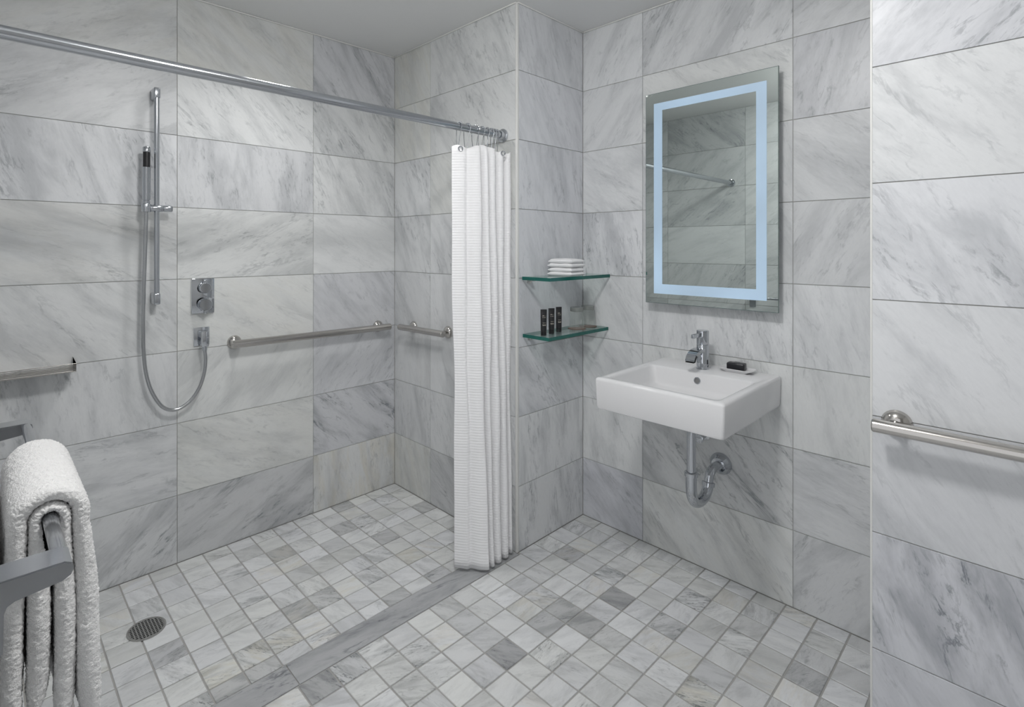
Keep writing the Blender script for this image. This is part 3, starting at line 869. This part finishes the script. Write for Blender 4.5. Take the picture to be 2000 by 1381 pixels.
# ------------------------------------------------------------------ faucet
t = thing('basin_faucet', 'chrome single lever faucet with wide curved spout on the basin rim', 'faucet', (2.106, FY + .014, SZ1 + .0003))
b = bmesh.new(); lathe(b, [(0, 0), (0, .0255), (.002, .0255), (.003, .0235), (.095, .0235), (.096, .0228), (.096, 0)], (0, 0, 0), (0, 0, 1), 32); obj('body', b, M_CHROME, t)
b = bmesh.new(); lathe(b, [(.098, 0), (.098, .0232), (.099, .0236), (.152, .0236), (.1535, .022), (.1535, 0)], (0, 0, 0), (0, 0, 1), 32); hd = obj('handle_cap', b, M_CHROME, t)
b = bmesh.new(); box(b, (-.092, -.006, .130), (-.020, .006, .146), .002); obj('lever', b, M_CHROME, hd)
b = bmesh.new()
path = [(-.012, 0, .080), (-.045, 0, .0795), (-.070, 0, .076), (-.090, 0, .068), (-.104, 0, .056), (-.111, 0, .043)]
pp = catmull(path, 5)
hw, ht = .0185, .0055
ringsv = []
for i, p in enumerate(pp):
    a = pp[max(i - 1, 0)]; c_ = pp[min(i + 1, len(pp) - 1)]
    tg = (c_ - a).normalized(); nn = Vector((-tg.z, 0, tg.x))
    if nn.z < 0: nn = -nn
    k = 1 + .8 * (1 - i / len(pp)) * .8
    ringsv.append([b.verts.new(p + Vector((0, s1 * hw, 0)) + nn * s2 * ht * (k if s2 < 0 else 1)) for s1, s2 in ((-1, -1), (1, -1), (1, 1), (-1, 1))])
for p, q in zip(ringsv, ringsv[1:]):
    for k in range(4): b.faces.new((p[k], p[(k + 1) % 4], q[(k + 1) % 4], q[k]))
b.faces.new(ringsv[0]); b.faces.new(ringsv[-1][::-1])
bmesh.ops.recalc_face_normals(b, faces=b.faces)
obj('spout', b, M_CHROME, t, angle=30)
b = bmesh.new(); box(b, (-.1175, -.0165, .0405), (-.1065, .0165, .0425)); obj('spout_outlet', b, M_HOLE, t, smooth=False)

# ------------------------------------------------------------------ soap dish and soap
dx, dy = 2.148, .808
t = thing('soap_dish', 'small white ceramic soap dish with flared rim on the basin corner', 'soap dish', (dx, dy, SZ1 + .0004))
b = bmesh.new()
ox, oy = dx, dy
SZ0_ = SZ0; SZ0 = SZ1
lo_ = [rrect(dx - .024, dx + .024, dy - .042, dy + .042, .010, SZ1), rrect(dx - .030, dx + .030, dy - .050, dy + .050, .012, SZ1 + .006), rrect(dx - .036, dx + .036, dy - .062, dy + .062, .014, SZ1 + .0125), rrect(dx - .0355, dx + .0355, dy - .0615, dy + .0615, .014, SZ1 + .0145),
       rrect(dx - .030, dx + .030, dy - .052, dy + .052, .012, SZ1 + .0105), rrect(dx - .022, dx + .022, dy - .040, dy + .040, .010, SZ1 + .0085)]
SZ0 = SZ0_
for p, q in zip(lo_, lo_[1:]):
    for k in range(len(p)): b.faces.new((p[k], p[(k + 1) % len(p)], q[(k + 1) % len(p)], q[k]))
b.faces.new(lo_[0][::-1]); b.faces.new(lo_[-1])
bmesh.ops.recalc_face_normals(b, faces=b.faces)
obj('dish', b, M_CERAMIC, t, angle=40)
t = thing('wrapped_soap', 'black wrapped soap bar lying on the white dish', 'soap', (dx - .002, dy + .002, SZ1 + .0092), R(6))
b = bmesh.new(); box(b, (-.019, -.032, 0), (.019, .033, .027), .005, 3); obj('bar', b, M_SOAP, t)
b = bmesh.new(); box(b, (-.0175, -.010, .0268), (.0175, .010, .0274)); obj('paper_seal', b, simple('seal', (.03, .03, .036), .4), t, smooth=False)

# ------------------------------------------------------------------ trap under the basin
t = thing('drain_trap', 'chrome drain pipe and curved trap below the basin', 'drain trap', (1.948, .90, .33))
def T(x, z): return (x - 1.948, 0, z - .33)
b = bmesh.new(); tube(b, [T(1.948, .742), T(1.948, .47)], .0165, 24); obj('tailpiece', b, M_CHROME, t)
b = bmesh.new(); tube(b, catmull([T(1.948, .490), T(1.948, .460), T(1.949, .430), T(1.957, .400), T(1.979, .375), T(2.018, .362), T(2.058, .366), T(2.087, .384), T(2.100, .408)], 6), .0200, 24); obj('bend', b, M_CHROME, t)
b = bmesh.new()
arm = catmull([T(2.097, .398), T(2.101, .418), T(2.110, .438), T(2.128, .453), T(2.155, .459), T(XS - .001, .459)], 6)
arm = [Vector((p.x, -.006 * max(0, min(1, (p.x - .16) / .07)), p.z)) for p in arm]
tube(b, arm, .0172, 24); obj('outlet_arm', b, M_CHROME, t)
for x, z, ax in ((1.948, .492, (0, 0, 1)), (2.099, .408, (.25, 0, 1))):
    b = bmesh.new(); lathe(b, [(-.010, .0205), (-.009, .0245), (.004, .0245), (.006, .0225), (.007, .017)], T(x, z), ax, 26); obj('slip_nut', b, M_CHROME, t)
b = bmesh.new(); lathe(b, [(.0006, .044), (.006, .043), (.016, .036), (.026, .028), (.027, .0175)], (XS - 1.948, -.006, .459 - .33), (-1, 0, 0), 32); obj('wall_flange', b, M_CHROME, t)
t = thing('shutoff_valve', 'small chrome shutoff valve half hidden under the basin', 'valve', (XS, .957, .560))
b = bmesh.new(); lathe(b, [(.0005, .020), (.004, .020), (.006, .009), (.035, .009), (.036, .012), (.055, .012), (.055, 0)], (0, 0, 0), (-1, 0, 0), 20); obj('body', b, M_CHROME, t)
b = bmesh.new(); lathe(b, [(.055, 0), (.055, .017), (.058, .0185), (.066, .0185), (.068, .015), (.068, 0)], (0, 0, 0), (-1, 0, 0), 14); obj('handle', b, M_CHROME, t)
b = bmesh.new(); tube(b, [(-.045, 0, .008), (-.045, 0, .175)], .006, 10); obj('riser', b, M_STEEL, t)

# ------------------------------------------------------------------ towel rack and bath towel
RB = .962
t = thing('towel_rack', 'dark chrome projecting towel rack beside the doorway wall', 'towel rack', (XW, 1.16, RB))
def W(x, y, z): return (x - XW, y - 1.16, z - RB)
for y0, y1 in ((.7985, .8445), (1.478, 1.522)):
    b = bmesh.new()
    # arm profile in x-z: tapers from a deeper foot at the wall to a rounded tip
    pr = [(XW + .0005, RB + .009), (.074, RB + .009), (.0815, RB + .005), (.083, RB - .002), (.080, RB - .009), (.072, RB - .0135), (.029, RB - .0185), (.0225, RB - .022), (.0200, RB - .029), (.0190, RB - .075), (XW + .0005, RB - .075)]
    lo = [b.verts.new(W(x, y0, z)) for x, z in pr]; hi = [b.verts.new(W(x, y1, z)) for x, z in pr]
    for k in range(len(pr)): b.faces.new((lo[k], lo[(k + 1) % len(pr)], hi[(k + 1) % len(pr)], hi[k]))
    b.faces.new(lo[::-1]); b.faces.new(hi)
    bmesh.ops.recalc_face_normals(b, faces=b.faces)
    bmesh.ops.bevel(b, geom=[e for e in b.edges if e.calc_face_angle(0) > 1.0], offset=.0015, segments=2, affect='EDGES', clamp_overlap=True)
    obj('arm', b, M_RACK, t, angle=40)
b = bmesh.new(); tube(b, [W(.0725, .842, RB), W(.0725, 1.480, RB)], .0088, 24); obj('bar', b, M_RACK, t)

def towel():
    t = thing('bath_towel', 'thick white terry towel folded over the rack bar', 'towel', (.0725, .955, .69))
    Y0, Y1 = .953, 1.222
    b = bmesh.new()
    rnd = random.Random(3)
    def layer(ri, ro_, xl0, xl1, xr0, xr1, zl, zr, sl_, sr_):
        """one U-shaped fold: inner gap half-width ri at the bar, left leg spans xl0..xl1, right leg xr0..xr1 (x), hems zl / zr"""
        zc = RB
        bx = .0725
        # centre line and half thickness of the fold, left hem -> over the bar -> right hem
        cl = []
        nleg = 46
        for k in range(nleg):
            f = k / nleg
            z = zl + (zc - zl) * f
            cen = (xl0 + xl1) / 2; hw_ = (xl1 - xl0) / 2
            sp = sl_ * (1 - f) ** 1.4
            topc = bx - (ri + ro_) / 2; toph = (ro_ - ri) / 2
            g = max(0, (f - .55) / .45) ; g = g * g * (3 - 2 * g)
            cl.append((cen + (topc - cen) * g - sp, z, hw_ + (toph - hw_) * g, 'l'))
        na = 22
        for k in range(na + 1):
            a = math.pi - math.pi * k / na
            rm = (ri + ro_) / 2
            cl.append((bx + rm * math.cos(a), zc + rm * math.sin(a), (ro_ - ri) / 2, a))
        for k in range(nleg):
            f = 1 - (k + 1) / nleg
            z = zr + (zc - zr) * f
            cen = (xr0 + xr1) / 2; hw_ = (xr1 - xr0) / 2
            sp = sr_ * (1 - f) ** 1.4
            topc = bx + (ri + ro_) / 2; toph = (ro_ - ri) / 2
            g = max(0, (f - .55) / .45); g = g * g * (3 - 2 * g)
            cl.append((cen + (topc - cen) * g + sp, z, hw_ + (toph - hw_) * g, 'r'))
        ny = 40
        outer, inner = [], []
        m = len(cl)
        # normals
        nr_ = []
        for k in range(m):
            a = Vector((cl[max(k - 1, 0)][0], cl[max(k - 1, 0)][1])); c2 = Vector((cl[min(k + 1, m - 1)][0], cl[min(k + 1, m - 1)][1]))
            d = (c2 - a).normalized(); nr_.append(Vector((-d.y, d.x)))
        # closed loop around the section
        loopn = []
        for k in range(m): loopn.append((k, 1))
        loopn.append(('e', 1))
        for k in reversed(range(m)): loopn.append((k, -1))
        loopn.append(('e', -1))
        rows_ = []
        for j in range(ny + 1):
            v = j / ny
            yy = Y0 + (Y1 - Y0) * v
            edge = min(1, min(v, 1 - v) / .055)
            rd = math.sqrt(max(0, 1 - (1 - edge) ** 2))
            row = []
            for k, s in loopn:
                if k == 'e':
                    k2 = m - 1 if s == 1 else 0
                    x, z, h, _ = cl[k2]
                    p = Vector((x, yy, z - .012 * rd))
                else:
                    x, z, h, _ = cl[k]
                    ed = min(1, min(k, m - 1 - k) / 4)
                    hh = h * (.30 + .70 * rd) * (.72 + .28 * ed)
                    p = Vector((x + nr_[k].x * hh * s, yy, z + nr_[k].y * hh * s))
                    low = max(0, (RB - z) / .27)
                    p.x += .0035 * math.sin(yy * 34 + z * 11 + ri * 300) * low
                    if v < .5: p.y += .004 * math.sin(z * 23 + ri * 500) * low
                p.x += rnd.uniform(-.0007, .0007); p.z += rnd.uniform(-.0007, .0007); p.y += rnd.uniform(-.0009, .0009)
                row.append(b.verts.new(p - Vector((.0725, .955, .69))))
            rows_.append(row)
        q = len(loopn)
        for j in range(ny):
            for k in range(q):
                b.faces.new((rows_[j][k], rows_[j][(k + 1) % q], rows_[j + 1][(k + 1) % q], rows_[j + 1][k]))
        for row in (rows_[0], rows_[-1]):
            # strip-fill the end between both sides of the fold
            for k in range(m - 1):
                i0, i1 = k, k + 1
                j0, j1 = (2 * m - k), (2 * m - k - 1)
                b.faces.new((row[i0], row[i1], row[j1], row[j0]))
            b.faces.new((row[m - 1], row[m], row[m + 1]))
            b.faces.new((row[0], row[2 * m], row[2 * m + 1]))
    layer(.0095, .0240, .0468, .0722, .0748, .0995, .706, .668, .000, .004)
    layer(.0246, .0460, .0205, .0456, .1008, .1285, .672, .655, .000, .008)
    bmesh.ops.recalc_face_normals(b, faces=b.faces)
    o = obj('terry_folds', b, M_TERRY, t, smooth=True, angle=75)
    md = o.modifiers.new('sub', 'SUBSURF'); md.levels = 1; md.render_levels = 2
    tx = bpy.data.textures.new('terry', 'CLOUDS'); tx.noise_scale = .0034; tx.noise_depth = 1
    md = o.modifiers.new('loops', 'DISPLACE'); md.texture = tx; md.strength = .0040; md.mid_level = .5
towel()
